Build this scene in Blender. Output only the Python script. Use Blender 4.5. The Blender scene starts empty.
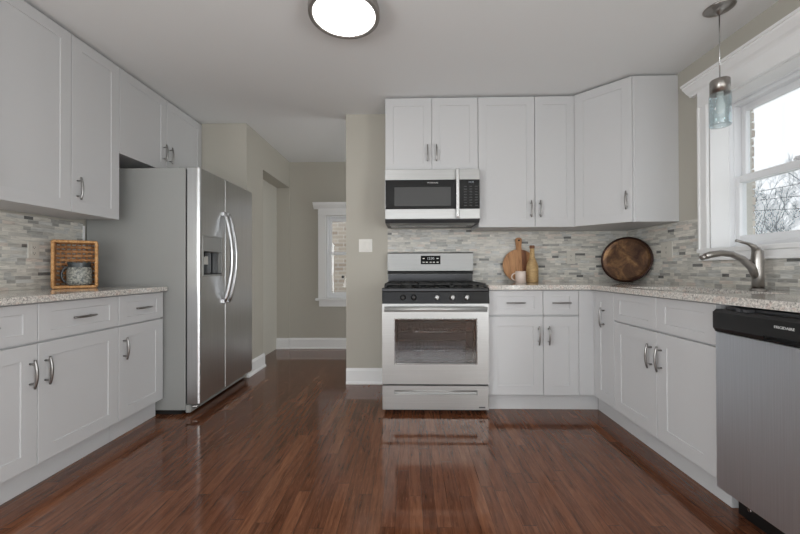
import bpy, bmesh, math, random
from mathutils import Vector, Matrix
random.seed(7)
C = bpy.context.scene
COL = C.collection

# ------------------------------------------------------------------ camera
F_PX = 357.27
YAW, PITCH, ROLL, CAM_Z = 0.0226, 0.0068, 0.0032, 1.0328
cam_d = bpy.data.cameras.new('camera'); cam = bpy.data.objects.new('camera', cam_d); COL.objects.link(cam)
cam_d.sensor_width = 36.0; cam_d.sensor_fit = 'HORIZONTAL'; cam_d.lens = 36.0 * F_PX / 800.0
cam_d.clip_start = 0.05; cam_d.clip_end = 200
_r0 = Vector((math.cos(YAW), math.sin(YAW), 0)); _d0 = Vector((-math.sin(YAW), math.cos(YAW), 0)); _u0 = Vector((0, 0, 1))
_f = _d0 * math.cos(PITCH) + _u0 * math.sin(PITCH); _u = _u0 * math.cos(PITCH) - _d0 * math.sin(PITCH)
_r1 = _r0 * math.cos(ROLL) - _u * math.sin(ROLL); _u1 = _r0 * math.sin(ROLL) + _u * math.cos(ROLL)
cam.matrix_world = Matrix(((_r1.x, _u1.x, -_f.x, 0), (_r1.y, _u1.y, -_f.y, 0), (_r1.z, _u1.z, -_f.z, CAM_Z), (0, 0, 0, 1)))
C.camera = cam

# ------------------------------------------------------------------ world, light, exposure
W = bpy.data.worlds.new('overcast_sky'); C.world = W; W.use_nodes = True
_bg = W.node_tree.nodes['Background']
_bg.inputs[0].default_value = (0.93, 0.96, 1.0, 1); _bg.inputs[1].default_value = 4.5
C.view_settings.view_transform = 'Standard'; C.view_settings.look = 'None'
C.view_settings.gamma = 1.0; C.view_settings.use_curve_mapping = False
C.view_settings.exposure = -1.55

def area(name, loc, rot, sx, sy, power, col=(1, 1, 1), portal=False):
    l = bpy.data.lights.new(name, 'AREA'); l.shape = 'RECTANGLE'; l.size = sx; l.size_y = sy
    l.energy = power; l.color = col
    if portal: l.cycles.is_portal = True
    o = bpy.data.objects.new(name, l); COL.objects.link(o); o.location = loc; o.rotation_euler = rot
    return o
R90 = math.pi / 2; XWR = 1.975
# added fill behind the camera; portals below serve the sink and hall windows
area('rear_fill', (-0.3, -2.30, 1.0), (R90 + math.radians(58), 0, 0), 3.4, 1.9, 150, (0.95, 0.985, 1.0))
# added fill lights in the side openings cut behind the camera
area('right_side_fill', (XWR, -1.1, 1.0), (R90, 0, R90), 1.4, 1.7, 205, (0.95, 0.985, 1.0))
area('left_side_fill', (-2.34, -1.1, 1.0), (R90, 0, -R90), 1.4, 1.7, 205, (0.95, 0.985, 1.0))
area('hall_fill', (1.6, 4.0, 1.0), (R90 + .3, 0, R90), 1.1, 1.6, 52, (0.95, 0.985, 1.0))  # added fill for the hall, with no opening of its own
area('added_rear_portal', (-0.3, -2.42, 1.35), (R90, 0, 0), 3.2, 1.9, 1, portal=True)  # portal over the added rear opening
area('sink_window_portal', (2.30, 1.967, 1.61), (R90, 0, R90), 0.9, 1.1, 1, portal=True)
area('hall_window_portal', (-0.74, 4.86, 1.2), (-R90, 0, 0), 0.8, 1.4, 1, portal=True)

# ------------------------------------------------------------------ materials
def s2l(c):
    return tuple(((x / 255) / 12.92 if x / 255 <= 0.04045 else ((x / 255 + 0.055) / 1.055) ** 2.4) for x in c)
def mat(name, rgb=(200, 200, 200), rough=0.5, metal=0.0, spec=0.5, coat=0.0, lin=None):
    m = bpy.data.materials.new(name); m.use_nodes = True
    b = m.node_tree.nodes['Principled BSDF']
    c = lin if lin else s2l(rgb)
    b.inputs['Base Color'].default_value = (*c, 1); b.inputs['Roughness'].default_value = rough
    b.inputs['Metallic'].default_value = metal; b.inputs['Specular IOR Level'].default_value = spec
    b.inputs['Coat Weight'].default_value = coat
    return m
class NT:
    def __init__(s, m): s.m = m; s.t = m.node_tree; s.b = s.t.nodes['Principled BSDF']
    def n(s, typ, **k):
        x = s.t.nodes.new(typ)
        for a, v in k.items(): setattr(x, a, v)
        return x
    def l(s, a, b): s.t.links.new(a, b)
    def math(s, op, a, b=None, c=None):
        x = s.n('ShaderNodeMath', operation=op)
        for i, v in enumerate((a, b, c)):
            if v is None: continue
            if isinstance(v, (int, float)): x.inputs[i].default_value = v
            else: s.l(v, x.inputs[i])
        return x.outputs[0]
    def pos(s, sc=(1, 1, 1)):
        g = s.n('ShaderNodeNewGeometry'); mp = s.n('ShaderNodeMapping'); mp.inputs['Scale'].default_value = sc
        s.l(g.outputs['Position'], mp.inputs[0]); return mp.outputs[0]
    def noise(s, vec, scale, detail=3, rough=0.5, dist=0):
        x = s.n('ShaderNodeTexNoise'); x.inputs['Scale'].default_value = scale; x.inputs['Detail'].default_value = detail
        x.inputs['Roughness'].default_value = rough; x.inputs['Distortion'].default_value = dist
        s.l(vec, x.inputs['Vector']); return x.outputs[0]
    def ramp(s, fac, stops, interp='LINEAR'):
        x = s.n('ShaderNodeValToRGB'); r = x.color_ramp; r.interpolation = interp
        while len(r.elements) < len(stops): r.elements.new(0.5)
        for e, (p, c) in zip(r.elements, stops): e.position = p; e.color = (*s2l(c), 1)
        s.l(fac, x.inputs[0]); return x.outputs[0]
    def mix(s, f, a, b, mode='MIX'):
        x = s.n('ShaderNodeMix', data_type='RGBA', blend_type=mode)
        for i, v in ((0, f), (6, a), (7, b)):
            if isinstance(v, (int, float)): x.inputs[i].default_value = v
            elif isinstance(v, tuple): x.inputs[i].default_value = (*s2l(v), 1)
            else: s.l(v, x.inputs[i])
        return x.outputs[2]
    def bump(s, h, strength, dist=0.01):
        x = s.n('ShaderNodeBump'); x.inputs['Strength'].default_value = strength; x.inputs['Distance'].default_value = dist
        s.l(h, x.inputs['Height']); s.l(x.outputs[0], s.b.inputs['Normal'])
    def col(s, c): s.l(c, s.b.inputs['Base Color'])
    def rough(s, c): s.l(c, s.b.inputs['Roughness'])
M = {}
M['white'] = mat('painted_white_wood', (199, 199, 200), 0.45)
M['trim'] = mat('white_trim_paint', (236, 236, 236), 0.45)
M['trimcool'] = mat('white_window_vinyl', (232, 233, 235), 0.35)
M['dark'] = mat('dark_recess', (12, 12, 12), 0.6)
M['black'] = mat('black_plastic', (20, 20, 21), 0.35)
M['blackgloss'] = mat('black_glass', (12, 12, 13), 0.15, spec=0.3)
M['plate'] = mat('white_plastic_plate', (228, 226, 220), 0.4)
M['plate2'] = mat('cream_plastic_plate', (206, 202, 193), 0.4)
M['plastgrey'] = mat('grey_plastic', (70, 70, 72), 0.4)
M['text'] = mat('silver_lettering', (205, 205, 205), 0.4)
M['fridgeside'] = mat('grey_painted_steel', (152, 153, 151), 0.42)
M['iron'] = mat('cast_iron', (22, 22, 22), 0.6)
M['enamel'] = mat('oven_enamel', (112, 112, 114), 0.4)
M['chrome'] = mat('rack_chrome', (200, 200, 200), 0.25, 1.0)
M['nickel'] = mat('brushed_nickel', (158, 154, 150), 0.3, 1.0)
M['pull'] = mat('satin_nickel_pull', (150, 148, 146), 0.28, 1.0)
def wallpaint(name, rgb):
    m = mat(name, rgb, 0.75, spec=0.3); t = NT(m)
    t.bump(t.noise(t.pos(), 220, 2), 0.08, 0.002); return m
M['wall'] = wallpaint('greige_wall_paint', (184, 180, 170))
M['niche'] = wallpaint('light_greige_paint', (200, 197, 188))
M['ceil'] = wallpaint('ceiling_paint', (230, 231, 231))

def steel(name, rgb, axis, rough=0.27, k=1.0):
    m = mat(name, rgb, rough, 1.0); t = NT(m)
    sc = {'H': (3, 3, 260), 'V': (260, 260, 3)}[axis]
    n = t.noise(t.pos(sc), 1.0, 3)
    t.rough(t.math('MULTIPLY_ADD', n, 0.06, rough - 0.03))
    t.col(t.mix(n, tuple(int(c * .93) for c in rgb), tuple(min(255, int(c * 1.05)) for c in rgb)))
    return m
M['steel'] = steel('stainless_steel', (182, 182, 181), 'H', 0.38)
M['steelv'] = steel('stainless_steel_vertical_grain', (212, 213, 215), 'V', 0.3)
M['steelpanel'] = steel('dark_stainless_panel', (54, 54, 55), 'H', 0.2)
M['steeldw'] = steel('stainless_dishwasher_front', (210, 215, 221), 'V', 0.45)

M['alu'] = mat('satin_aluminium', (178, 178, 176), 0.4, 0.5)
M['steelbg'] = steel('darkened_backguard_steel', (152, 152, 151), 'H', 0.45)  # darker copy of the range steel, offsets the rear fill's reflection
# floor: narrow oak strips stained dark reddish brown, running along Y
m = mat('dark_stained_oak_strips', (70, 40, 30), 0.2, spec=0.5, coat=0.0); t = NT(m); M['floor'] = m
g = t.n('ShaderNodeNewGeometry'); sx = t.n('ShaderNodeSeparateXYZ'); t.l(g.outputs['Position'], sx.inputs[0])
u = t.math('DIVIDE', sx.outputs[0], 0.057); row = t.math('FLOOR', u); fu = t.math('FRACT', u)
wn = t.n('ShaderNodeTexWhiteNoise', noise_dimensions='1D'); t.l(row, wn.inputs['W'])
v = t.math('ADD', t.math('DIVIDE', sx.outputs[1], 0.85), t.math('MULTIPLY', wn.outputs[0], 17.3))
cel = t.math('FLOOR', v); fv = t.math('FRACT', v)
cx = t.n('ShaderNodeCombineXYZ'); t.l(row, cx.inputs[0]); t.l(cel, cx.inputs[1])
wn2 = t.n('ShaderNodeTexWhiteNoise', noise_dimensions='3D'); t.l(cx.outputs[0], wn2.inputs['Vector'])
off = t.n('ShaderNodeVectorMath', operation='SCALE'); t.l(wn2.outputs['Color'], off.inputs[0]); off.inputs['Scale'].default_value = 40
addv = t.n('ShaderNodeVectorMath', operation='ADD'); t.l(t.pos((1, 1, 1)), addv.inputs[0]); t.l(off.outputs[0], addv.inputs[1])
mp = t.n('ShaderNodeMapping'); mp.inputs['Scale'].default_value = (60, 5.0, 1); t.l(addv.outputs[0], mp.inputs[0])
grain = t.noise(mp.outputs[0], 1.0, 5, 0.62, 0.6)
mp2 = t.n('ShaderNodeMapping'); mp2.inputs['Scale'].default_value = (22, 1.6, 1); t.l(addv.outputs[0], mp2.inputs[0])
grain2 = t.noise(mp2.outputs[0], 1.0, 3, 0.5, 1.8)
base = t.ramp(wn2.outputs[0], [(0.0, (102, 62, 43)), (0.45, (111, 69, 48)), (0.8, (121, 77, 54)), (1.0, (134, 88, 63))])
gc = t.ramp(grain, [(0.28, (158, 146, 138)), (0.45, (214, 208, 203)), (0.68, (255, 252, 248))])
c1 = t.mix(1.0, base, gc, 'MULTIPLY')
c2 = t.mix(t.math('MULTIPLY', t.math('GREATER_THAN', grain2, 0.55), 0.12), c1, (140, 96, 72))
seam = t.math('MAXIMUM', t.math('LESS_THAN', fu, 0.03), t.math('LESS_THAN', fv, 0.003))
fine = t.noise(t.pos((420, 14, 1)), 1.0, 2, 0.5)
c2 = t.mix(t.math('MULTIPLY', t.math('GREATER_THAN', fine, 0.66), 0.35), c2, (168, 118, 88))
c3 = t.mix(t.math('MULTIPLY', seam, 0.6), c2, (34, 17, 12))
t.b.inputs['IOR'].default_value = 1.62
t.b.inputs['Specular Tint'].default_value = (1.0, 0.78, 0.66, 1)
t.col(c3)
wear = t.noise(t.pos((3, 3, 1)), 1.0, 4, 0.6)
t.rough(t.math('ADD', t.math('MULTIPLY_ADD', grain, 0.06, 0.02), t.math('MULTIPLY', wear, 0.07)))
t.bump(t.math('SUBTRACT', t.math('MULTIPLY', grain, 0.6), seam), 0.16, 0.002)

# backsplash: mosaic of thin stone strips in random lengths
m = mat('stone_strip_mosaic', (180, 178, 172), 0.35); t = NT(m); M['tile'] = m
g = t.n('ShaderNodeNewGeometry'); sx = t.n('ShaderNodeSeparateXYZ'); t.l(g.outputs['Position'], sx.inputs[0])
RH = 0.0215
rv = t.math('DIVIDE', t.math('SUBTRACT', sx.outputs[2], 0.914), RH); row = t.math('FLOOR', rv); fr = t.math('FRACT', rv)
wn = t.n('ShaderNodeTexWhiteNoise', noise_dimensions='1D'); t.l(row, wn.inputs['W'])
u = t.math('ADD', t.math('DIVIDE', t.math('ADD', sx.outputs[0], sx.outputs[1]), 0.15), t.math('MULTIPLY', wn.outputs[0], 31.7))
cel = t.math('FLOOR', u); fu = t.math('FRACT', u)
cx = t.n('ShaderNodeCombineXYZ'); t.l(row, cx.inputs[0]); t.l(cel, cx.inputs[1])
w1 = t.n('ShaderNodeTexWhiteNoise', noise_dimensions='3D'); t.l(cx.outputs[0], w1.inputs['Vector'])
cut = t.math('MULTIPLY_ADD', w1.outputs[0], 0.5, 0.25)
side = t.math('GREATER_THAN', fu, cut)
cx2 = t.n('ShaderNodeCombineXYZ'); t.l(row, cx2.inputs[0]); t.l(cel, cx2.inputs[1]); t.l(t.math('MULTIPLY_ADD', side, 3.1, 0.7), cx2.inputs[2])
w2 = t.n('ShaderNodeTexWhiteNoise', noise_dimensions='3D'); t.l(cx2.outputs[0], w2.inputs['Vector'])
colr = t.ramp(w2.outputs[0], [(0.0, (118, 118, 116)), (0.025, (176, 175, 170)), (0.11, (204, 201, 194)), (0.34, (218, 215, 206)), (0.55, (228, 224, 215)), (0.72, (210, 210, 206)), (0.86, (224, 214, 204)), (0.95, (192, 192, 188))], 'CONSTANT')
vein = t.noise(t.pos((14, 14, 90)), 1.0, 4, 0.6, 0.8)
colr = t.mix(1.0, colr, t.ramp(vein, [(0.3, (205, 205, 205)), (0.6, (255, 255, 255))]), 'MULTIPLY')
e1 = t.math('LESS_THAN', fr, 0.09); e2 = t.math('LESS_THAN', fu, 0.011)
e3 = t.math('LESS_THAN', t.math('ABSOLUTE', t.math('SUBTRACT', fu, cut)), 0.006)
grout = t.math('MAXIMUM', e1, t.math('MAXIMUM', e2, e3))
t.col(t.mix(grout, colr, (196, 194, 188)))
t.rough(t.math('MULTIPLY_ADD', w2.outputs[0], 0.35, 0.15))
t.bump(t.math('SUBTRACT', t.math('MULTIPLY', w2.outputs[0], 0.5), grout), 0.35, 0.003)

# granite
m = mat('speckled_granite', (170, 165, 158), 0.09); t = NT(m); M['granite'] = m
p = t.pos()
n1 = t.noise(p, 95, 4, 0.7); n2 = t.noise(p, 210, 2, 0.6); n3 = t.noise(p, 26, 3, 0.5)
c = t.ramp(n1, [(0.30, (110, 108, 106)), (0.41, (172, 169, 164)), (0.52, (210, 205, 198)), (0.64, (232, 228, 221))])
c = t.mix(t.math('MULTIPLY', t.math('GREATER_THAN', n2, 0.60), 0.55), c, (96, 92, 90))
c = t.mix(t.math('MULTIPLY', t.math('GREATER_THAN', n3, 0.56), 0.28), c, (198, 170, 156))
t.col(c)

def wood(name, stops, sc=(60, 60, 5), rough=0.5):
    m = mat(name, stops[0][1], rough); t = NT(m)
    t.col(t.ramp(t.noise(t.pos(sc), 1.0, 4, 0.6, 0.8), stops)); return m
M['board'] = wood('honey_wood', [(0.3, (150, 104, 66)), (0.55, (186, 136, 92)), (0.75, (201, 156, 112))])
M['boarddark'] = wood('walnut_band', [(0.3, (96, 58, 38)), (0.6, (134, 86, 56))])
M['wicker'] = wood('wicker_cane', [(0.3, (160, 112, 66)), (0.5, (208, 156, 102)), (0.7, (230, 190, 138))], (60, 60, 60))
M['wickerdark'] = wood('dark_wicker_cane', [(0.3, (138, 92, 58)), (0.55, (190, 138, 92)), (0.75, (222, 178, 130))], (50, 50, 50))
M['bamboo'] = wood('bamboo_wrap', [(0.3, (156, 126, 84)), (0.55, (192, 160, 112)), (0.75, (210, 182, 136))], (30, 30, 120))
M['mug'] = mat('pale_pink_ceramic', (222, 205, 194), 0.3)
m = mat('speckled_stoneware', (140, 140, 136), 0.35); t = NT(m); M['jug'] = m
nn = t.noise(t.pos(), 90, 3, 0.6)
t.col(t.ramp(nn, [(0.35, (78, 82, 82)), (0.5, (134, 136, 130)), (0.62, (184, 182, 172))])); t.bump(nn, 0.6, 0.004)
M['jugdark'] = mat('dark_glazed_stoneware', (58, 64, 66), 0.25)
# rusty copper tray
m = mat('aged_copper', (120, 84, 56), 0.38, 0.6); t = NT(m); M['copper'] = m
nn = t.noise(t.pos(), 9, 5, 0.65, 0.6)
t.col(t.ramp(nn, [(0.3, (66, 46, 37)), (0.47, (96, 70, 52)), (0.58, (128, 96, 66)), (0.72, (172, 138, 98))]))
t.rough(t.math('MULTIPLY_ADD', nn, 0.3, 0.25))
M['copperrim'] = mat('dark_copper_rim', (52, 30, 22), 0.3, 0.6)
# brick of the neighbouring house
m = mat('pale_brick', (190, 180, 168), 0.8); t = NT(m); M['brick'] = m
br = t.n('ShaderNodeTexBrick'); br.inputs['Scale'].default_value = 1.0; br.inputs['Brick Width'].default_value = 0.21; br.inputs['Row Height'].default_value = 0.072
br.inputs['Mortar Size'].default_value = 0.006
br.inputs['Color1'].default_value = (*s2l((205, 194, 180)), 1); br.inputs['Color2'].default_value = (*s2l((168, 152, 138)), 1); br.inputs['Mortar'].default_value = (*s2l((214, 210, 204)), 1)
g = t.n('ShaderNodeNewGeometry'); sx = t.n('ShaderNodeSeparateXYZ'); cx = t.n('ShaderNodeCombineXYZ')
t.l(g.outputs['Position'], sx.inputs[0]); t.l(sx.outputs[0], cx.inputs[0]); t.l(sx.outputs[2], cx.inputs[1]); t.l(cx.outputs[0], br.inputs['Vector'])
t.col(br.outputs[0])
M['ground'] = mat('pale_bounce_ground', (205, 205, 200), 0.9)  # unseen ground, kept pale to bounce light up to the ceiling
m = mat('hazy_tree_bark', (140, 147, 152), 0.9); M['bark'] = m  # pale bluish grey has the distant haze mixed into the colour
M['wire'] = mat('overhead_wire', (60, 62, 64), 0.7)

def emis(name, rgb, s):
    m = bpy.data.materials.new(name); m.use_nodes = True; nt = m.node_tree; nt.nodes.clear()
    e = nt.nodes.new('ShaderNodeEmission'); e.inputs[0].default_value = (*rgb, 1); e.inputs[1].default_value = s
    o = nt.nodes.new('ShaderNodeOutputMaterial'); nt.links.new(e.outputs[0], o.inputs[0]); return m
M['rimn'] = mat('satin_nickel_rim', (150, 146, 142), 0.45, 0.6)
M['lamp'] = emis('glowing_diffuser', (1.0, 0.985, 0.96), 26.0)
M['display'] = emis('lit_display', (0.85, 0.92, 1.0), 0.9)
def glass(name, tint, gloss=0.1, rough=0.02):
    m = bpy.data.materials.new(name); m.use_nodes = True; nt = m.node_tree; nt.nodes.clear()
    tr = nt.nodes.new('ShaderNodeBsdfTransparent'); tr.inputs[0].default_value = (*tint, 1)
    gl = nt.nodes.new('ShaderNodeBsdfGlossy'); gl.inputs['Roughness'].default_value = rough
    lw = nt.nodes.new('ShaderNodeLayerWeight'); lw.inputs[0].default_value = 0.35
    mul = nt.nodes.new('ShaderNodeMath'); mul.operation = 'MULTIPLY_ADD'; mul.inputs[1].default_value = 0.3; mul.inputs[2].default_value = gloss
    nt.links.new(lw.outputs['Fresnel'], mul.inputs[0])
    mx = nt.nodes.new('ShaderNodeMixShader'); nt.links.new(mul.outputs[0], mx.inputs[0])
    nt.links.new(tr.outputs[0], mx.inputs[1]); nt.links.new(gl.outputs[0], mx.inputs[2])
    o = nt.nodes.new('ShaderNodeOutputMaterial'); nt.links.new(mx.outputs[0], o.inputs[0]); return m
M['pane'] = glass('window_glass', (0.97, 0.98, 0.98), 0.02, 0.0)
M['ovenglass'] = glass('oven_door_glass', (0.78, 0.78, 0.79), 0.10, 0.03)
M['blueglass'] = glass('pale_blue_glass', (0.90, 0.955, 0.97), 0.14, 0.06)

# ------------------------------------------------------------------ mesh helpers (everything in world coordinates, local to its thing's base)
class MB:
    def __init__(s): s.bm = bmesh.new()
    def merge(s, b2):
        me = bpy.data.meshes.new('tmp'); b2.to_mesh(me); b2.free(); s.bm.from_mesh(me); bpy.data.meshes.remove(me)
    def box(s, lo, hi, bev=0.0, seg=1, rot=None):
        b = bmesh.new(); bmesh.ops.create_cube(b, size=1.0)
        lo, hi = Vector(lo), Vector(hi); c = (lo + hi) / 2; d = hi - lo
        for v in b.verts: v.co = Vector((v.co.x * d.x, v.co.y * d.y, v.co.z * d.z))
        if bev > 0: bmesh.ops.bevel(b, geom=b.edges[:], offset=bev, segments=seg, profile=0.6, affect='EDGES')
        for v in b.verts:
            if rot is not None: v.co = rot @ v.co
            v.co += c
        s.merge(b); return s
    def prism(s, pts, z0, z1, bev=0.0):
        b = bmesh.new(); lo = [b.verts.new((x, y, z0)) for x, y in pts]; hi = [b.verts.new((x, y, z1)) for x, y in pts]
        n = len(pts); b.faces.new(lo[::-1]); b.faces.new(hi)
        for i in range(n): b.faces.new((lo[i], lo[(i + 1) % n], hi[(i + 1) % n], hi[i]))
        bmesh.ops.recalc_face_normals(b, faces=b.faces[:])
        if bev > 0: bmesh.ops.bevel(b, geom=b.edges[:], offset=bev, segments=2, profile=0.6, affect='EDGES')
        s.merge(b); return s
    def extrude_profile(s, prof, O, A, B, L, l0, l1):
        """closed 2D profile (a,b) swept from l0 to l1 along L"""
        O, A, B, L = map(Vector, (O, A, B, L)); b = bmesh.new()
        r0 = [b.verts.new(O + A * p[0] + B * p[1] + L * l0) for p in prof]; r1 = [b.verts.new(O + A * p[0] + B * p[1] + L * l1) for p in prof]
        n = len(prof); b.faces.new(r0); b.faces.new(r1[::-1])
        for i in range(n): b.faces.new((r0[i], r1[i], r1[(i + 1) % n], r0[(i + 1) % n]))
        bmesh.ops.recalc_face_normals(b, faces=b.faces[:]); s.merge(b); return s
    def tube(s, pts, rad, n=10, cap=True, sy=1.0):
        pts = [Vector(p) for p in pts]; rr = rad if isinstance(rad, (list, tuple)) else [rad] * len(pts)
        b = bmesh.new(); rings = []
        t = (pts[1] - pts[0]).normalized(); up = Vector((0, 0, 1)) if abs(t.z) < 0.9 else Vector((1, 0, 0))
        a = t.cross(up).normalized()
        for i, p in enumerate(pts):
            t = (pts[min(i + 1, len(pts) - 1)] - pts[max(i - 1, 0)]).normalized()
            a = (a - t * a.dot(t)).normalized(); c = t.cross(a)
            rings.append([b.verts.new(p + (a * math.cos(2 * math.pi * k / n) + c * math.sin(2 * math.pi * k / n) * sy) * rr[i]) for k in range(n)])
        for r0, r1 in zip(rings, rings[1:]):
            for k in range(n): f = b.faces.new((r0[k], r0[(k + 1) % n], r1[(k + 1) % n], r1[k])); f.smooth = True
        if cap: b.faces.new(rings[0][::-1]); b.faces.new(rings[-1])
        s.merge(b); return s
    def lathe(s, prof, c, axis=(0, 0, 1), n=32, sx=1.0, smooth=True, close=False):
        """prof = (radius, height) list around axis through c"""
        c = Vector(c); ax = Vector(axis).normalized(); a = ax.orthogonal().normalized()
        if abs(ax.z) > 0.9: a = Vector((1, 0, 0))
        d = ax.cross(a); b = bmesh.new(); rings = []
        for r, h in prof:
            if r < 1e-6: rings.append([b.verts.new(c + ax * h)])
            else: rings.append([b.verts.new(c + ax * h + (a * math.cos(2 * math.pi * k / n) * sx + d * math.sin(2 * math.pi * k / n)) * r) for k in range(n)])
        for r0, r1 in zip(rings, rings[1:]):
            for k in range(n):
                q = [r0[k % len(r0)], r0[(k + 1) % len(r0)], r1[(k + 1) % len(r1)], r1[k % len(r1)]]
                q2 = []
                for v in q:
                    if v not in q2: q2.append(v)
                if len(q2) > 2: f = b.faces.new(q2); f.smooth = smooth
        bmesh.ops.recalc_face_normals(b, faces=b.faces[:]); s.merge(b); return s
    def build(s, name, material, parent=None, origin=None, mods=None):
        me = bpy.data.meshes.new(name)
        o = bpy.data.objects.new(name, me); COL.objects.link(o)
        wo = Vector((0, 0, 0))
        if parent is not None: wo = WORLD[parent.name]
        elif origin is not None: wo = Vector(origin); o.location = wo
        for v in s.bm.verts: v.co -= wo
        s.bm.to_mesh(me); s.bm.free(); me.materials.append(material)
        if parent is not None: o.parent = parent
        WORLD[o.name] = wo
        return o
WORLD = {}
def thing(name, label, cat, loc, group=None):
    o = bpy.data.objects.new(name, None); COL.objects.link(o); o.location = loc; o.empty_display_size = 0.05
    WORLD[o.name] = Vector(loc); o['label'] = label; o['category'] = cat
    if group: o['group'] = group
    return o
def tag(o, label, cat, group=None):
    o['label'] = label; o['category'] = cat
    if group: o['group'] = group
    return o
def struct(name, mb, m, parent=None):
    o = mb.build(name, m, parent)
    if parent is None: o['kind'] = 'structure'
    return o
def text_mesh(name, txt, size, O, U, V, N, m, parent, extr=0.0006):
    cu = bpy.data.curves.new('tmp_text', 'FONT'); cu.body = txt; cu.size = size; cu.extrude = extr; cu.align_x = 'CENTER'; cu.align_y = 'CENTER'
    cu.resolution_u = 2
    to = bpy.data.objects.new('tmp_text', cu); COL.objects.link(to)
    bpy.context.view_layer.update()
    me = bpy.data.meshes.new_from_object(to.evaluated_get(bpy.context.evaluated_depsgraph_get()))
    bpy.data.objects.remove(to); bpy.data.curves.remove(cu)
    O, U, V, N = map(Vector, (O, U, V, N)); wo = WORLD[parent.name]
    for v in me.vertices: v.co = O + U * v.co.x + V * v.co.y + N * (v.co.z + extr) - wo
    me.name = name; me.materials.clear(); me.materials.append(m)
    o = bpy.data.objects.new(name, me); COL.objects.link(o); o.parent = parent; WORLD[o.name] = wo
    return o

# ------------------------------------------------------------------ key dimensions
D = 3.237; XW = 1.963; XWL = -2.33; CEIL = 2.447; CT = 0.917; CTB = 0.884
XR0 = -0.184; XR1 = 0.572           # range bay
UB = 1.372; UT = 2.432              # upper cabinets
FL = -1.743; FLU = -1.984           # left door planes (base, upper)
FR = XW - 0.63                      # right base door plane
FB = D - 0.63                       # back base door plane
FBU = D - 0.325
TH = 0.12
YR = -2.4; YF = 4.66; XA = -1.552; XN = -1.722; YB = 3.40
XP = -0.563                         # left end of back wall

# ------------------------------------------------------------------ structure
struct('floor', MB().box((-2.5, YR - .1, -0.06), (2.3, YF + .12, 0)), M['floor'])
struct('ceiling', MB().box((-2.5, YR - .1, CEIL), (2.3, YF + .12, CEIL + .08)), M['ceil'])
oy0, oy1, oz0_, oz1_ = -1.85, -.35, .1, 1.95     # unseen openings added behind the camera for the side fill
b = MB(); b.box((XWL - TH, YR, 0), (XWL, oy0, CEIL)).box((XWL - TH, oy1, 0), (XWL, YB, CEIL)).box((XWL - TH, oy0, 0), (XWL, oy1, oz0_)).box((XWL - TH, oy0, oz1_), (XWL, oy1, CEIL))
struct('wall_left', b, M['wall'])
struct('wall_left_return', MB().box((XWL - TH, YB, 0), (XA, YB + TH, CEIL)), M['wall'])
b = MB(); b.box((XA - TH, YB + TH, 0), (XA, 3.79, CEIL)).box((XA - TH - .05, 3.79, 2.11), (XA, YF, CEIL))
struct('wall_hall_left', b, M['wall'])
struct('wall_hall_niche', MB().box((XN - .05, 3.70, 0), (XN, YF, 2.13)), M['niche'])
struct('wall_hall_jamb', MB().box((XN, YF - .012, 0), (XA - .002, YF + .05, 2.11)), M['wall'])
# far hall wall with window opening
wx0, wx1, wz0, wz1 = -1.075, -0.42, 0.66, 1.74
b = MB(); b.box((XN, YF, 0), (wx0, YF + TH, CEIL)).box((wx1, YF, 0), (2.1, YF + TH, CEIL)).box((wx0, YF, 0), (wx1, YF + TH, wz0)).box((wx0, YF, wz1), (wx1, YF + TH, CEIL))
struct('wall_hall_far', b, M['wall'])
struct('wall_back', MB().box((XP, D, 0), (XW + .3, D + TH, CEIL)), M['wall'])
# right wall with window opening
sy0, sy1, sz0, sz1 = 1.57, 2.364, 1.165, 2.105
b = MB(); T2 = 0.27
b.box((XW, YR, 0), (XW + T2, oy0, CEIL)).box((XW, oy1, 0), (XW + T2, sy0, CEIL)).box((XW, oy0, 0), (XW + T2, oy1, oz0_)).box((XW, oy0, oz1_), (XW + T2, oy1, CEIL)).box((XW, sy1, 0), (XW + T2, D, CEIL)).box((XW, sy0, 0), (XW + T2, sy1, sz0 - .02)).box((XW, sy0, sz1), (XW + T2, sy1, CEIL))
struct('wall_right', b, M['wall'])
struct('wall_hall_right', MB().box((2.1, D + TH, 0), (2.2, YF, CEIL)), M['wall'])
# rear wall with a wide opening added for fill light (behind the camera)
b = MB(); rx0, rx1, rz0, rz1 = -1.8, 1.2, 0.5, 2.2
b.box((XWL, YR - TH, 0), (rx0, YR, CEIL)).box((rx1, YR - TH, 0), (XW + .3, YR, CEIL)).box((rx0, YR - TH, 0), (rx1, YR, rz0)).box((rx0, YR - TH, rz1), (rx1, YR, CEIL))
struct('wall_rear', b, M['wall'])
# baseboards
def baseboard(name, pts_o, A, L, l, h=0.14, t=0.016):
    prof = [(0, 0), (t + .012, 0), (t + .012, .012), (t + .004, .022), (t, .024), (t, h - .02), (t * .6, h - .008), (t * .45, h), (0, h)]
    struct(name, MB().extrude_profile(prof, pts_o, A, (0, 0, 1), L, 0, l), M['trim'])
baseboard('baseboard_back', (XP, D, 0), (0, -1, 0), (1, 0, 0), XR0 - .012 - XP)
baseboard('baseboard_hall_far', (XA, YF, 0), (0, -1, 0), (1, 0, 0), 3.4)
baseboard('baseboard_hall_jamb', (XN, YF - .012, 0), (0, -1, 0), (1, 0, 0), XA - XN - .002)
baseboard('baseboard_hall_left', (XA, YB + .0, 0), (1, 0, 0), (0, 1, 0), 3.79 - YB + .016)
baseboard('baseboard_left', (XWL, oy1 + .02, 0), (1, 0, 0), (0, 1, 0), 1.1 - oy1 - .02)

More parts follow.
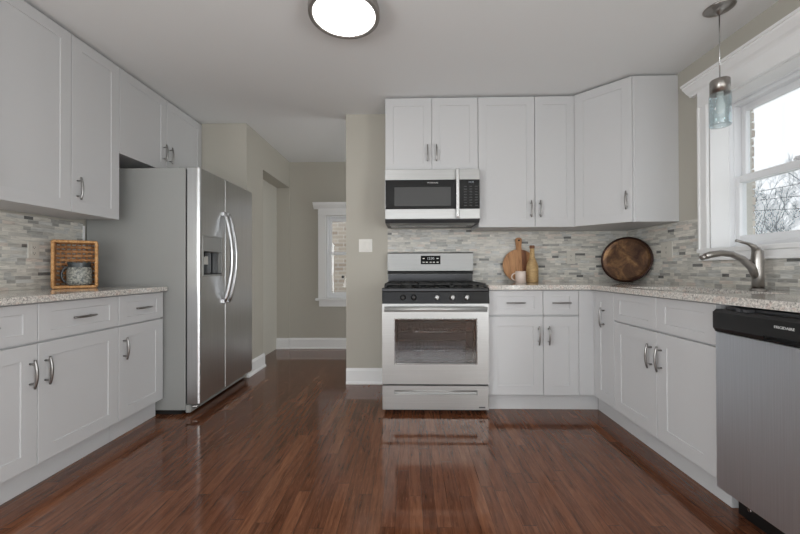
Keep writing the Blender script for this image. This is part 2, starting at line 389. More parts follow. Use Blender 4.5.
# ------------------------------------------------------------------ windows
# sink window in the right wall
win = MB()
CW = 0.066
win.box((XW - .022, sy1, sz0 - .01), (XW, sy1 + CW, sz1), .003).box((XW - .022, sy0 - CW, sz0 - .01), (XW, sy0, sz1), .003)
win.box((XW - .030, sy1 + CW - .016, sz0 - .01), (XW, sy1 + CW, sz1), .003)
win.box((XW - .026, sy0 - CW, sz1 - .004), (XW, sy1 + CW, sz1 + .105), .003)
w1o = struct('window_1', win, M['trim'])
crown = [(0, 0), (.028, 0), (.03, .008), (.036, .014), (.05, .022), (.068, .042), (.078, .05), (.080, .062), (.09, .064), (.09, .078), (0, .078)]
b = MB().extrude_profile(crown, (XW, sy0 - CW - .04, sz1 + .098), (-1, 0, 0), (0, 0, 1), (0, 1, 0), 0, sy1 - sy0 + 2 * CW + .10)
b.build('window_crown', M['trim'], w1o)
MB().box((XW - .028, sy0 - CW - .012, sz0 - .03), (XW + .15, sy1 + CW + .014, sz0 - .002), .006, 2).build('window_stool', M['trim'], w1o)
MB().box((XW - .020, sy0 - CW, 1.083), (XW, sy1 + CW, sz0 - .03), .003).box((XW - .026, sy0 - CW, 1.083), (XW, sy1 + CW, 1.098), .003).build('window_apron', M['trim'], w1o)
SX = XW + .147
b = MB(); b.box((XW, sy1 - .006, sz0), (SX, sy1 + .002, sz1)).box((XW, sy0 - .002, sz0), (SX, sy0 + .006, sz1)).box((XW, sy0, sz1 - .006), (SX, sy1, sz1 + .002)).build('window_reveal', M['trim'], w1o)
# vinyl frame and tracks
def rect_frame(b, x0, x1, y0, y1, z0, z1, w, wb=None, wt=None, bev=.003):
    wb = wb or w; wt = wt or w
    b.box((x0, y0, z0), (x1, y0 + w, z1), bev).box((x0, y1 - w, z0), (x1, y1, z1), bev)
    b.box((x0, y0 + w, z0), (x1, y1 - w, z0 + wb), bev).box((x0, y0 + w, z1 - wt), (x1, y1 - w, z1), bev)
b = MB(); rect_frame(b, SX - .03, SX, sy0, sy1, sz0 - .002, sz1, .010); rect_frame(b, SX, SX + .078, sy0, sy1, sz0 - .002, sz1, .012, .035, .03)
b.build('window_frame', M['trimcool'], w1o)
ZM = 1.60
b = MB(); rect_frame(b, SX + .004, SX + .036, sy0 + .012, sy1 - .012, sz0 + .03, ZM + .022, .028, .046, .044); s1 = b.build('lower_sash', M['trimcool'], w1o)
MB().box((SX + .018, sy0 + .036, sz0 + .07), (SX + .022, sy1 - .036, ZM - .018)).build('pane', M['pane'], s1)
b = MB(); b.box((SX - .002, 1.93, ZM + .022), (SX + .03, 2.0, ZM + .034), .004, 2).box((SX - .01, 1.945, ZM + .03), (SX + .01, 1.985, ZM + .04), .004, 2).build('sash_lock', M['trimcool'], s1)
b = MB(); rect_frame(b, SX + .045, SX + .077, sy0 + .012, sy1 - .012, ZM - .02, sz1 - .028, .028, .04, .04); s2 = b.build('upper_sash', M['trimcool'], w1o)
MB().box((SX + .058, sy0 + .036, ZM + .01), (SX + .062, sy1 - .036, sz1 - .06)).build('pane', M['pane'], s2)
# rough stone edge of the outer opening
b = MB()
z = 1.12
while z < 2.2:
    h = random.uniform(.045, .08); b.box((XW + T2 + .001, sy1 + .036 - random.uniform(0, .012), z), (XW + T2 + .05, sy1 + .15, z + h - .008), .004); z += h
b.build('outer_stone_edge', M['brick'], w1o)

# hall window
hw = MB(); cw = 0.10
hw.box((wx0 - cw, YF - .022, wz0), (wx0, YF, wz1), .003).box((wx1, YF - .022, wz0), (wx1 + cw, YF, wz1), .003).box((wx0 - cw, YF - .024, wz1), (wx1 + cw, YF, wz1 + .095), .003)
w2o = struct('window_2', hw, M['trim'])
MB().extrude_profile(crown, (wx0 - cw - .055, YF, wz1 + .085), (0, -1, 0), (0, 0, 1), (1, 0, 0), 0, wx1 - wx0 + 2 * cw + .11).build('window_crown', M['trim'], w2o)
MB().box((wx0 - cw - .03, YF - .055, wz0 - .03), (wx1 + cw + .03, YF + .05, wz0), .006, 2).build('window_stool', M['trim'], w2o)
MB().box((wx0 - cw + .01, YF - .02, wz0 - .11), (wx1 + cw - .01, YF, wz0 - .03), .003).build('window_apron', M['trim'], w2o)
def rect_frame_y(b, y0, y1, x0, x1, z0, z1, w, wb=None, wt=None, bev=.003):
    wb = wb or w; wt = wt or w
    b.box((x0, y0, z0), (x0 + w, y1, z1), bev).box((x1 - w, y0, z0), (x1, y1, z1), bev)
    b.box((x0 + w, y0, z0), (x1 - w, y1, z0 + wb), bev).box((x0 + w, y0, z1 - wt), (x1 - w, y1, z1), bev)
b = MB(); rect_frame_y(b, YF + .01, YF + .10, wx0, wx1, wz0, wz1, .025); b.build('window_frame', M['trimcool'], w2o)
zm = 1.245
b = MB(); rect_frame_y(b, YF + .02, YF + .05, wx0 + .025, wx1 - .025, wz0 + .025, zm + .02, .04, .05, .035); s1 = b.build('lower_sash', M['trimcool'], w2o)
MB().box((wx0 + .06, YF + .033, wz0 + .07), (wx1 - .06, YF + .037, zm - .01)).build('pane', M['pane'], s1)
b = MB(); rect_frame_y(b, YF + .056, YF + .086, wx0 + .025, wx1 - .025, zm - .02, wz1 - .025, .04, .035, .045); s2 = b.build('upper_sash', M['trimcool'], w2o)
MB().box((wx0 + .06, YF + .069, zm + .01), (wx1 - .06, YF + .073, wz1 - .065)).build('pane', M['pane'], s2)
MB().box((-0.872, YF + .005, .92), (-0.842, YF + .02, .955), .004).build('sash_lift', M['black'], w2o)
# frame of the added rear window, out of view
b = MB(); rect_frame_y(b, YR - .10, YR - .02, rx0, rx1, rz0, rz1, .05)
b.box((-.85, YR - .1, rz0), (-.78, YR - .02, rz1)).box((.18, YR - .1, rz0), (.25, YR - .02, rz1))
struct('window_3', b, M['trimcool'])
for k, xx in ((4, XWL - .09), (5, XW + .04)):  # frames of the side openings added for fill light
    b = MB(); rect_frame(b, xx, xx + .06, oy0, oy1, oz0_, oz1_, .05); b.box((xx, -1.12, oz0_), (xx + .06, -1.06, oz1_))
    struct('window_%d' % k, b, M['trimcool'])

# ------------------------------------------------------------------ outside
o = MB().box((-40, -30, -1.3), (80, 90, -1.2)).build('ground', M['ground']); o['kind'] = 'structure'
tag(MB().box((-4, 6.4, -1.2), (3, 6.7, 6)).build('neighbour_house_wall', M['brick'], None), 'pale brick wall of the neighbouring house seen through the hall window', 'building')

# ------------------------------------------------------------------ cabinet parts
def shaker(O, U, N, w, h, stile=0.07, t=0.02, dep=0.0045, rail=None, flat=False):
    """panel whose lower-left-front corner of the slab BACK is O; U across, Z up, N outward"""
    O, U, N = Vector(O), Vector(U).normalized(), Vector(N).normalized(); V = Vector((0, 0, 1)); rail = rail or stile
    mb = MB(); bm = mb.bm; e = 0.0018
    def P(u, v, n): return bm.verts.new(O + U * u + V * v + N * n)
    def ring(iu, iv, n): return [P(iu, iv, n), P(w - iu, iv, n), P(w - iu, h - iv, n), P(iu, h - iv, n)]
    r = [ring(0, 0, 0), ring(0, 0, t - e), ring(e, e, t)]
    if not flat: r += [ring(stile, rail, t), ring(stile + .0015, rail + .0015, t - dep)]
    for a, b_ in zip(r, r[1:]):
        for k in range(4): bm.faces.new((a[k], a[(k + 1) % 4], b_[(k + 1) % 4], b_[k]))
    bm.faces.new(r[-1]); bm.faces.new(r[0][::-1])
    bmesh.ops.recalc_face_normals(bm, faces=bm.faces[:])
    return mb
def handle(O, along, N, parent, L=0.116):
    """bowed bar pull centred at O on the door surface"""
    O, A, N = Vector(O), Vector(along).normalized(), Vector(N).normalized()
    mb = MB(); pts = []; rr = []
    for i in range(13):
        s = -1 + 2 * i / 12; pts.append(O + A * (s * L * .58) + N * (0.024 + 0.010 * (1 - s * s))); rr.append(0.0048 + 0.0018 * (1 - s * s))
    mb.tube(pts, rr, 10)
    for s in (-1, 1):
        q = O + A * (s * L * .40); mb.tube([q, q + N * .029], [.0052, .0042], 10)
    return mb.build('handle', M['pull'], parent)
Z = (0, 0, 1)
def base_cabinet(O, U, N, w, label, group, front, depth=0.60, toe=0.055, tx=(0, 0)):
    """O: floor point under the left end of the door plane (world), U across, N outward.
    front: list of (kind,u0,u1,z0,z1,handle) """
    O, U, N = Vector(O), Vector(U), Vector(N)
    r = thing('base_cabinet', label, 'cabinet', tuple(O - N * .02), group)
    zt = CTB - .0005
    def bx(u0, u1, n0, n1, z0, z1):
        a = O + U * u0 + N * n0; b_ = O + U * u1 + N * n1
        return (min(a.x, b_.x), min(a.y, b_.y), z0), (max(a.x, b_.x), max(a.y, b_.y), z1)
    lo, hi = bx(0.0005, w - .0005, -depth, -.0205, .118, zt); MB().box(lo, hi).build('body', M['white'], r)
    lo, hi = bx(0.0005 + tx[0], w - .0005 + tx[1], -depth, -toe, 0.0005, .118); MB().box(lo, hi).build('toe_kick', M['white'], r)
    for kind, u0, u1, z0, z1, hd in front:
        if kind == 'filler':
            shaker(O + U * u0 - N * .02 + Vector((0, 0, z0)), U, N, u1 - u0, z1 - z0, flat=True, t=.019).build('filler_strip', M['white'], r); continue
        dr = kind in ('drawer', 'false_drawer')
        g = .0018
        p = shaker(O + U * (u0 + g) - N * .02 + Vector((0, 0, z0)), U, N, u1 - u0 - 2 * g, z1 - z0, stile=.07 if not dr else .062, rail=.07 if not dr else .043)
        p = p.build({'drawer': 'drawer', 'false_drawer': 'drawer_front', 'door': 'door'}[kind], M['white'], r)
        if hd:
            if dr: handle(O + U * (u0 + u1) / 2 - N * .009 + Vector((0, 0, (z0 + z1) / 2)), U, N, p)
            else: handle(O + U * hd + Vector((0, 0, z1 - (.135 if z1 < .8 else .175))), Z, N, p)
    return r
DZ = (.122, .690); RZ = (.700, .877)
# left run (doors face +X). U = -Y so that left-to-right as one faces them from the room
def LB(y): return y
UL = (0, 1, 0); NL = (1, 0, 0)
base_cabinet((FL, 1.17, 0), UL, NL, .945, 'wide white base cabinet at left with two drawers over two doors', 'base cabinets under the left counter',
             [('drawer', 0, .475, *RZ, 1), ('drawer', .475, .945, *RZ, 1), ('door', 0, .475, *DZ, .475 - .035), ('door', .475, .945, *DZ, .475 + .035)], depth=.585)
base_cabinet((FL, 2.115, 0), UL, NL, .39, 'narrow white base cabinet beside the refrigerator, one drawer over one door', 'base cabinets under the left counter',
             [('drawer', 0, .39, *RZ, 1), ('door', 0, .39, *DZ, .036)], depth=.585)
# back run
base_cabinet((.577, FB, 0), (1, 0, 0), (0, -1, 0), .398, 'white base cabinet right beside the stove, one drawer over one door', 'base cabinets along the back wall',
             [('drawer', 0, .398, *RZ, 1), ('door', 0, .398, *DZ, .398 - .036)], depth=.625)
base_cabinet((.975, FB, 0), (1, 0, 0), (0, -1, 0), FR - .975, 'narrow white base cabinet at the inner corner, second right of the stove', 'base cabinets along the back wall',
             [('drawer', 0, .255, *RZ, 1), ('door', 0, .255, *DZ, .036), ('filler', .256, FR - .975 + .018, .122, .877, 0)], depth=.625, tx=(0, .058))
# right run, faces -X ; U = -Y
UR = (0, -1, 0); NR = (-1, 0, 0)
base_cabinet((FR, FB - .0, 0), UR, NR, FB - 2.351, 'tall single-door white base cabinet in the right inner corner, without a drawer', 'base cabinets along the right wall',
             [('filler', -.0, .021, .122, .877, 0), ('door', .022, FB - 2.351, .122, .877, FB - 2.351 - .115)], depth=.62, toe=.06, tx=(-.056, 0))
base_cabinet((FR, 2.351, 0), UR, NR, .772, 'wide white sink base cabinet with two blank drawer fronts over two doors', 'base cabinets along the right wall',
             [('false_drawer', 0, .398, *RZ, 0), ('false_drawer', .398, .772, *RZ, 0), ('door', 0, .398, *DZ, .398 - .04), ('door', .398, .772, *DZ, .398 + .036)], depth=.62, toe=.06)

# countertops
def counter_mb(outer, hole=None):
    mb = MB(); bm = mb.bm
    if hole is None: return MB().prism(outer, CTB, CT, .004)
    x0, x1, y0, y1 = hole
    return mb
b = MB().prism([(XWL + .001, .95), (FL + .028, .95), (FL + .028, 2.512), (XWL + .001, 2.512)], CTB, CT, .004)
tag(b.build('countertop', M['granite'], None, (FL, 1.9, CTB)), 'speckled granite countertop on the left run ending at the refrigerator', 'countertop')
hx0, hx1, hy0, hy1 = 1.375, 1.745, 1.66, 2.30
EX = FR - .028; EY = FB - .028; BX = XW - .0005; BY = D - .0005
b = MB()
b.prism([(.578, EY), (EX, EY), (EX, BY), (.578, BY)], CTB, CT, .003)
b.prism([(EX, hy1), (BX, hy1), (BX, BY), (EX - .0, BY)], CTB, CT, 0)
b.prism([(EX, .95), (BX, .95), (BX, hy0), (EX, hy0)], CTB, CT, 0)
b.prism([(EX, hy0), (hx0, hy0), (hx0, hy1), (EX, hy1)], CTB, CT, 0)
b.prism([(hx1, hy0), (BX, hy0), (BX, hy1), (hx1, hy1)], CTB, CT, 0)
tag(b.build('countertop', M['granite'], None, (1.4, 2.0, CTB)), 'speckled granite countertop turning the corner from the stove to under the window', 'countertop')
# sink (undermount basin)
r = thing('sink', 'stainless steel sink basin set in the granite below the window', 'sink', (1.585, 1.98, .70))
b = MB(); tt = .004
b.box((hx0 - .012, hy0 - .012, .70), (hx1 + .012, hy1 + .012, .704)); b.box((hx0 - .012, hy0 - .012, .70), (hx0 - .002, hy1 + .012, CTB - .001)).box((hx1 + .002, hy0 - .012, .70), (hx1 + .012, hy1 + .012, CTB - .001))
b.box((hx0 - .002, hy0 - .012, .70), (hx1 + .002, hy0 - .002, CTB - .001)).box((hx0 - .002, hy1 + .002, .70), (hx1 + .002, hy1 + .012, CTB - .001))
b.build('basin', M['steel'], r)
MB().lathe([(0, 0), (.03, 0), (.042, .004), (.042, .001), (.045, 0)], (1.585, 1.98, .7045)).build('drain', M['chrome'], r)

# backsplashes
TT = .008
tag(MB().box((XWL + .0005, 1.0, CT + .0005), (XWL + TT, 2.498, UB - .002)).build('backsplash', M['tile'], None, (XWL, 1.8, CT)), 'grey and white stone strip backsplash behind the left counter', 'backsplash')
b = MB().box((XR0, D - TT, CT + .0005), (XW - TT, D - .0005, UB - .002)); b.box((XR0, D - TT, UB - .003), (XR1, D - .0005, 1.396)) 
tag(b.build('backsplash', M['tile'], None, (.9, D, CT)), 'grey and white stone strip backsplash on the back wall behind the stove', 'backsplash')
b = MB().box((XW - TT, sy1 + CW + .002, CT + .0005), (XW - .0005, D - TT - .0005, UB - .002)).box((XW - TT, .96, CT + .0005), (XW - .0005, sy1 + CW + .002, 1.082))
tag(b.build('backsplash', M['tile'], None, (XW, 2.2, CT)), 'grey and white stone strip backsplash under and beside the sink window', 'backsplash')
MB().box((XWL, 2.498, CT + .001), (XWL + .012, 2.512, UB - .02)).build('trim_1', M['trim'])['kind'] = 'structure'

# upper cabinets
def upper_cabinet(O, U, N, w, z0, label, group, doors, depth, zt=UT, lip=.0):
    O, U, N = Vector(O), Vector(U), Vector(N)
    r = thing('wall_cabinet', label, 'cabinet', tuple(O - N * .02 + Vector((0, 0, z0))), group)
    a = O + U * .0005 - N * depth; b_ = O + U * (w - .0005) - N * .0205
    MB().box((min(a.x, b_.x), min(a.y, b_.y), z0 + .004), (max(a.x, b_.x), max(a.y, b_.y), zt + .003)).build('body', M['white'], r)
    for u0, u1, hd in doors:
        p = shaker(O + U * (u0 + .0015) - N * .02 + Vector((0, 0, z0)), U, N, u1 - u0 - .003, zt - z0, stile=.065, rail=.065).build('door', M['white'], r)
        if hd is not None: handle(O + U * hd + Vector((0, 0, z0 + .145)), Z, N, p)
    return r
gU = 'wall cabinets above the left counter'
upper_cabinet((FLU, 1.62, 0), UL, NL, .44, UB + .008, 'large white wall cabinet above the left counter, farthest from the refrigerator', gU, [(0, .44, .022)], .343)
upper_cabinet((FLU, 2.061, 0), UL, NL, .35, UB + .008, 'white wall cabinet with one pull, beside the over-refrigerator cabinet', gU, [(0, .35, .037)], .343)
upper_cabinet((FLU, 2.412, 0), UL, NL, .98, 1.84, 'short white two-door wall cabinet above the refrigerator', gU, [(0, .48, .48 - .036), (.48, .98, .48 + .036)], .343)
gB = 'wall cabinets on the back wall'
upper_cabinet((XR0, FBU, 0), (1, 0, 0), (0, -1, 0), .756, 1.830, 'short white two-door wall cabinet above the microwave', gB, [(0, .381, .381 - .036), (.381, .756, .381 + .036)], .322)
upper_cabinet((XR1 + .001, FBU, 0), (1, 0, 0), (0, -1, 0), .456, UB, 'tall white single-door wall cabinet directly right of the microwave', gB, [(0, .456, .456 - .036)], .322)
XC = XW - .61
upper_cabinet((XR1 + .458, FBU, 0), (1, 0, 0), (0, -1, 0), XC - XR1 - .459, UB, 'narrow tall white wall cabinet left of the angled corner cabinet', gB, [(0, XC - XR1 - .459, .036)], .322)
# diagonal corner cabinet
r = thing('wall_cabinet', 'white angled corner wall cabinet reaching the ceiling beside the window', 'cabinet', (XW - .3, D - .3, UB), gB)
MB().prism([(XW - .001, D - .001), (XC + .001, D - .001), (XC + .001, D - .312), (XW - .312, D - .610), (XW - .001, D - .610)], UB + .002, UT + .003).build('body', M['white'], r)
A0 = Vector((XC + .001, D - .312, 0)); A1 = Vector((XW - .312, D - .610, 0)); dv = (A1 - A0); wl = dv.length; dv.normalize(); nv = Vector((dv.y, -dv.x, 0))
if nv.y > 0: nv = -nv
p = shaker(A0 + dv * .008 + nv * .0005 + Vector((0, 0, UB + .002)), dv, nv, wl - .022, UT - UB - .002, stile=.065).build('door', M['white'], r)
handle(A0 + dv * (wl - .05) + nv * .0205 + Vector((0, 0, UB + .16)), Z, nv, p)

# ------------------------------------------------------------------ range
r = thing('gas_range', 'stainless steel gas range with black grates between the pier and base cabinets', 'stove', (.197, 2.9, 0))
rx0, rx1 = XR0 + .001, XR1 + .001
YO = 2.60      # front plane of body
b = MB().box((rx0 + .004, YO, .035), (rx1 - .004, 3.225, .20)).box((rx0 + .004, 3.10, .2), (rx1 - .004, 3.225, .885)).box((rx0 + .004, YO, .2), (rx0 + .07, 3.1, .885)).box((rx1 - .07, YO, .2), (rx1 - .004, 3.1, .885)).box((rx0 + .07, YO, .76), (rx1 - .07, 3.1, .885)).box((rx0 + .07, YO, .2), (rx1 - .07, 3.1, .27))
b.build('body', M['fridgeside'], r)
MB().box((rx0 + .02, YO + .03, .001), (rx1 - .02, 3.2, .035)).build('base', M['dark'], r)
# oven cavity
b = MB()
ox0, ox1, oz0, oz1 = rx0 + .08, rx1 - .08, .28, .75
b.box((ox0 - .008, YO + .002, oz0 - .008), (ox0, 3.09, oz1 + .008)).box((ox1, YO + .002, oz0 - .008), (ox1 + .008, 3.09, oz1 + .008)).box((ox0, YO + .002, oz0 - .008), (ox1, 3.09, oz0)).box((ox0, YO + .002, oz1), (ox1, 3.09, oz1 + .008)).box((ox0, 3.08, oz0), (ox1, 3.09, oz1))
cav = b.build('oven_cavity', M['enamel'], r)
for zz in (.43, .57):
    b = MB(); b.tube([(ox0 + .005, YO + .05, zz), (ox1 - .005, YO + .05, zz)], .005, 6).tube([(ox0 + .005, 3.05, zz), (ox1 - .005, 3.05, zz)], .004, 6)
    b.tube([(ox0 + .005, 2.78, zz), (ox1 - .005, 2.78, zz)], .003, 6)
    for i in range(20):
        x = ox0 + .02 + i * (ox1 - ox0 - .04) / 19; b.tube([(x, YO + .05, zz + .004), (x, 3.05, zz + .004)], .003, 5)
    b.build('oven_rack', M['chrome'], cav)
# oven door with window opening
YD0, YD1 = 2.553, YO - .001
dx0, dx1, dz0, dz1 = rx0 - .004, rx1 - .002, .215, .787
gx0, gx1, gz0, gz1 = -.095, .485, .362, .676
b = MB(); b.box((dx0, YD0, dz0), (gx0, YD1, dz1)).box((gx1, YD0, dz0), (dx1, YD1, dz1)).box((gx0, YD0, dz0), (gx1, YD1, gz0)).box((gx0, YD0, gz1), (gx1, YD1, dz1))
dr = b.build('oven_door', M['steel'], r)
MB().box((gx0, YD0 + .008, gz0), (gx1, YD0 + .012, gz1)).build('window_pane', M['ovenglass'], dr)
b = MB(); rect_frame_y(b, YD0 + .013, YD0 + .03, gx0, gx1, gz0, gz1, .02, bev=0); b.build('window_border', M['blackgloss'], dr)
rect = MB(); rect_frame_y(rect, YD0 - .002, YD0 + .006, gx0 - .008, gx1 + .008, gz0 - .008, gz1 + .008, .008, bev=.002); rect.build('window_bezel', M['chrome'], dr)
b = MB().tube([(dx0 + .02, YD0 - .040, .752), (.197, YD0 - .045, .754), (dx1 - .02, YD0 - .040, .752)], .0175, 16)
for x in (dx0 + .045, dx1 - .045): b.tube([(x, YD0, .752), (x, YD0 - .040, .752)], .010, 10)
b.build('door_handle', M['alu'], dr)
# drawer with scooped grip
b = MB(); wz0, wz1 = .142, .168
b.box((dx0, YD0 + .004, .030), (dx1, YD1, wz0), .003).box((dx0, YD0 + .004, wz1), (dx1, YD1, .203), .003).box((dx0, YD0 + .004, wz0 - .003), (-.1, YD1, wz1 + .003)).box((.49, YD0 + .004, wz0 - .003), (dx1, YD1, wz1 + .003)).box((-.1, YD0 + .022, wz0 - .003), (.49, YD1, wz1 + .003))
dw_ = b.build('storage_drawer', M['steel'], r)
MB().tube([(-.1, YD0 + .008, wz1 - .003), (.49, YD0 + .008, wz1 - .003)], .005, 8).build('drawer_grip', M['steel'], dw_)
# control panel (slanted) and knobs
prof = [(0, .792), (-.0, .79), (.045, .79), (.045, .876), (.012, .876)]
b = MB().extrude_profile([(0, .79), (.06, .79), (.06, .872), (.014, .872)], (rx0 - .004, 2.545, 0), (0, 1, 0), (0, 0, 1), (1, 0, 0), 0, rx1 - rx0 + .007)
cp = b.build('control_panel', M['steelpanel'], r)
nk = Vector((0, -.082, .014)).normalized()
for x in (-.035, .045, .215, .335, .425) if False else (-.037, .040, .205, .315, .415):
    zc = .832; yc = 2.545 + (zc - .79) / .082 * .014
    b = MB().lathe([(0, 0), (.021, 0), (.021, .006), (.0165, .009), (.0155, .026), (.013, .029), (0, .029)], (x, yc, zc), nk, 24)
    b.box((x - .003, yc - .034, zc - .014), (x + .003, yc - .026, zc + .016), .001)
    b.build('knob', M['black'] if x < .1 else M['steel'], cp)
# cooktop
b = MB().box((rx0 - .005, 2.548, .872), (rx1 + .003, 3.19, .900), .006, 2); ct = b.build('cooktop', M['steelpanel'], r)
bz = .900
for i, (x, y) in enumerate([(.0, 2.74), (.0, 3.02), (.197, 2.88), (.39, 2.74), (.39, 3.02)]):
    MB().lathe([(.05, 0), (.05, .006), (.036, .010), (.036, .016), (0, .017)], (x, y, bz), n=20).build('burner', M['iron'], ct)
for gx in (-.165, .075, .320):
    wd = .235; b = MB(); za = bz + .030
    x0, x1, y0, y1 = gx, gx + wd, 2.60, 3.14
    for (p0, p1) in (((x0, y0), (x1, y0)), ((x0, y1), (x1, y1)), ((x0, y0), (x0, y1)), ((x1, y0), (x1, y1)), (((x0 + x1) / 2, y0), ((x0 + x1) / 2, y1)), ((x0, 2.87), (x1, 2.87)), ((x0, 2.735), (x1, 2.735)), ((x0, 3.005), (x1, 3.005))):
        b.box((min(p0[0], p1[0]) - .006, min(p0[1], p1[1]) - .006, za - .012), (max(p0[0], p1[0]) + .006, max(p0[1], p1[1]) + .006, za), .002)
    for x in (x0, x1):
        for y in (y0, 2.87, y1): b.box((x - .008, y - .008, bz), (x + .008, y + .008, za - .01), .001)
    b.build('grate', M['iron'], ct)
# backguard
b = MB().extrude_profile([(0, 1.010), (-.012, 1.020), (-.012, 1.172), (-.004, 1.182), (.065, 1.182), (.065, .9), (.012, .9), (.012, 1.008)], (rx0 + .002, 3.158, 0), (0, 1, 0), (0, 0, 1), (1, 0, 0), 0, rx1 - rx0 - .004)
bg = b.build('backguard', M['steelbg'], r)
MB().box((rx0 + .006, 3.160, .905), (rx1 - .006, 3.169, .99)).build('lower_splash_panel', M['steelpanel'], bg)
MB().box((rx0 + .002, 3.152, .992), (rx1 - .002, 3.169, 1.008)).build('shadow_gap', M['dark'], bg)
dp = MB().box((.112, 3.142, 1.078), (.284, 3.1455, 1.152), .001).build('display', mat('matte_black_display', (16, 16, 17), .6, spec=.15), bg)
text_mesh('display_digits', '12:00', .03, (.198, 3.142, 1.128), (1, 0, 0), Z, (0, -1, 0), M['text'], dp)
for x, z_ in ((.137, 1.128), (.259, 1.128), (.137, 1.095), (.165, 1.095), (.198, 1.095), (.226, 1.095), (.259, 1.095)): MB().box((x - .009, 3.1412, z_ - .004), (x + .009, 3.142, z_ + .004)).build('button', M['plate'], bg)
MB().box((.50, YD0 + .002, .045), (.545, YD0 + .005, .055)).build('badge', M['plastgrey'], dw_)

# ------------------------------------------------------------------ microwave
MF = 2.832; mx0, mx1 = XR0 + .002, XR1 - .002
r = thing('microwave', 'stainless over-the-range microwave with black glass door under the short cabinet', 'microwave', (.197, 3.0, 1.405))
MB().extrude_profile([(0, 1.428), (.03, 1.405), (.395, 1.405), (.395, 1.826), (0, 1.826)], (mx0, MF + .012, 0), (0, 1, 0), (0, 0, 1), (1, 0, 0), 0, mx1 - mx0).build('body', M['plastgrey'], r)
XD = .405
b = MB().box((mx0, MF, 1.432), (XD, MF + .012, 1.512), .002).box((mx0, MF, 1.742), (XD, MF + .012, 1.826), .002).box((mx0, MF + .002, 1.51), (XD, MF + .012, 1.744))
md = b.build('door', M['steel'], r)
MB().box((mx0 + .004, MF - .001, 1.512), (XD - .025, MF + .003, 1.742), .001).build('door_glass', M['blackgloss'], md)
MB().box((mx0 + .075, MF - .0022, 1.535), (XD - .065, MF - .0008, 1.685), .0005).build('window_screen', mat('microwave_window_mesh', (62, 62, 62), .25), md)
text_mesh('brand_lettering', 'FRIGIDAIRE', .017, (.198, MF - .001, 1.718), (1, 0, 0), Z, (0, -1, 0), M['text'], md)
b = MB().box((XD - .027, MF - .040, 1.44), (XD - .001, MF - .026, 1.820), .005, 2)
for z_ in (1.47, 1.79): b.box((XD - .022, MF - .03, z_ - .012), (XD - .006, MF + .002, z_ + .012), .002)
b.build('door_handle', M['chrome'], md)
cpn = MB().box((XD + .002, MF, 1.742), (mx1, MF + .012, 1.826), .002).build('control_panel', M['steel'], r)
MB().box((XD + .002, MF, 1.432), (mx1, MF + .012, 1.512), .002).build('lower_trim', M['steel'], r)
kp = MB().box((XD + .004, MF - .001, 1.513), (mx1 - .004, MF + .010, 1.741), .001).build('keypad', M['blackgloss'], cpn)
text_mesh('clock_digits', '10:38', .020, (.50, MF - .001, 1.722), (1, 0, 0), Z, (0, -1, 0), M['display'], kp)
b = MB()
for j in range(8):
    for i in range(3):
        x = .455 + i * .043; z_ = 1.688 - j * .0215
        b.box((x - .011, MF - .0018, z_ - .0028), (x + .011, MF - .001, z_ + .0028))
b.build('keypad_marks', M['plastgrey'], kp)
b = MB().box((mx0 + .035, MF + .10, 1.398), (mx1 - .035, 3.12, 1.404)); b.build('bottom_vent', M['steelpanel'], r)
MB().extrude_profile([(.02, 1.404), (.075, 1.392), (.08, 1.397), (.08, 1.404)], (mx0 + .035, MF + .012, 0), (0, 1, 0), (0, 0, 1), (1, 0, 0), 0, mx1 - mx0 - .07).build('front_vent', M['steel'], r)

# ------------------------------------------------------------------ refrigerator
fx = -1.49; fb = -1.596; fy0, fy1 = 2.522, 3.385; fz = 1.768
r = thing('refrigerator', 'stainless side-by-side refrigerator with water dispenser between cabinets and hall', 'refrigerator', (-1.95, 2.95, 0))
MB().box((-2.32, fy0, .03), (fb, fy1, fz), .004).build('body', M['fridgeside'], r)
MB().box((-2.28, fy0 + .005, .001), (fb - .03, fy1 - .005, .03)).build('base', M['dark'], r)
b = MB().box((fb, fy0 + .004, .012), (fb + .035, fy1 - .004, .068), .004)
b.build('kick_grille', M['fridgeside'], r)
MB().box((fb, fy0 + .012, .075), (fb + .014, fy1 - .01, fz - .01)).build('door_gasket', M['dark'], r)
ys = 2.880
def fdoor(y0, y1, cut=None, R_=.022):
    pr = []; x0 = fb + .014
    for k in range(7): a = math.pi / 2 * k / 6; pr.append((fx - R_ + R_ * math.sin(a), y0 + R_ - R_ * math.cos(a)))
    for k in range(7): a = math.pi / 2 * k / 6; pr.append((fx - .006 + .006 * math.cos(a), y1 - .006 + .006 * math.sin(a)))
    pr = [(x0, y0)] + pr + [(x0, y1)]
    mb = MB()
    if cut is None:
        mb.prism(pr, .078, fz); return mb
    c0, c1, z0, z1 = cut
    mb.prism(pr, .078, z0); mb.prism(pr, z1, fz)
    pl = [p for p in pr if p[1] < c0]; pl = pl[:8] + [(fx, c0), (x0, c0)]
    mb.prism(pl, z0, z1)
    mb.prism([(x0, c1), (fx, c1)] + [p for p in pr[8:]], z0, z1)
    return mb
cut = (2.535 + .02, 2.832, .985, 1.293)
fd = fdoor(fy0 + .002, ys - .003, cut).build('freezer_door', M['steelv'], r)
rd = fdoor(ys + .003, fy1 - .002, None, .005).build('fridge_door', M['steelv'], r)
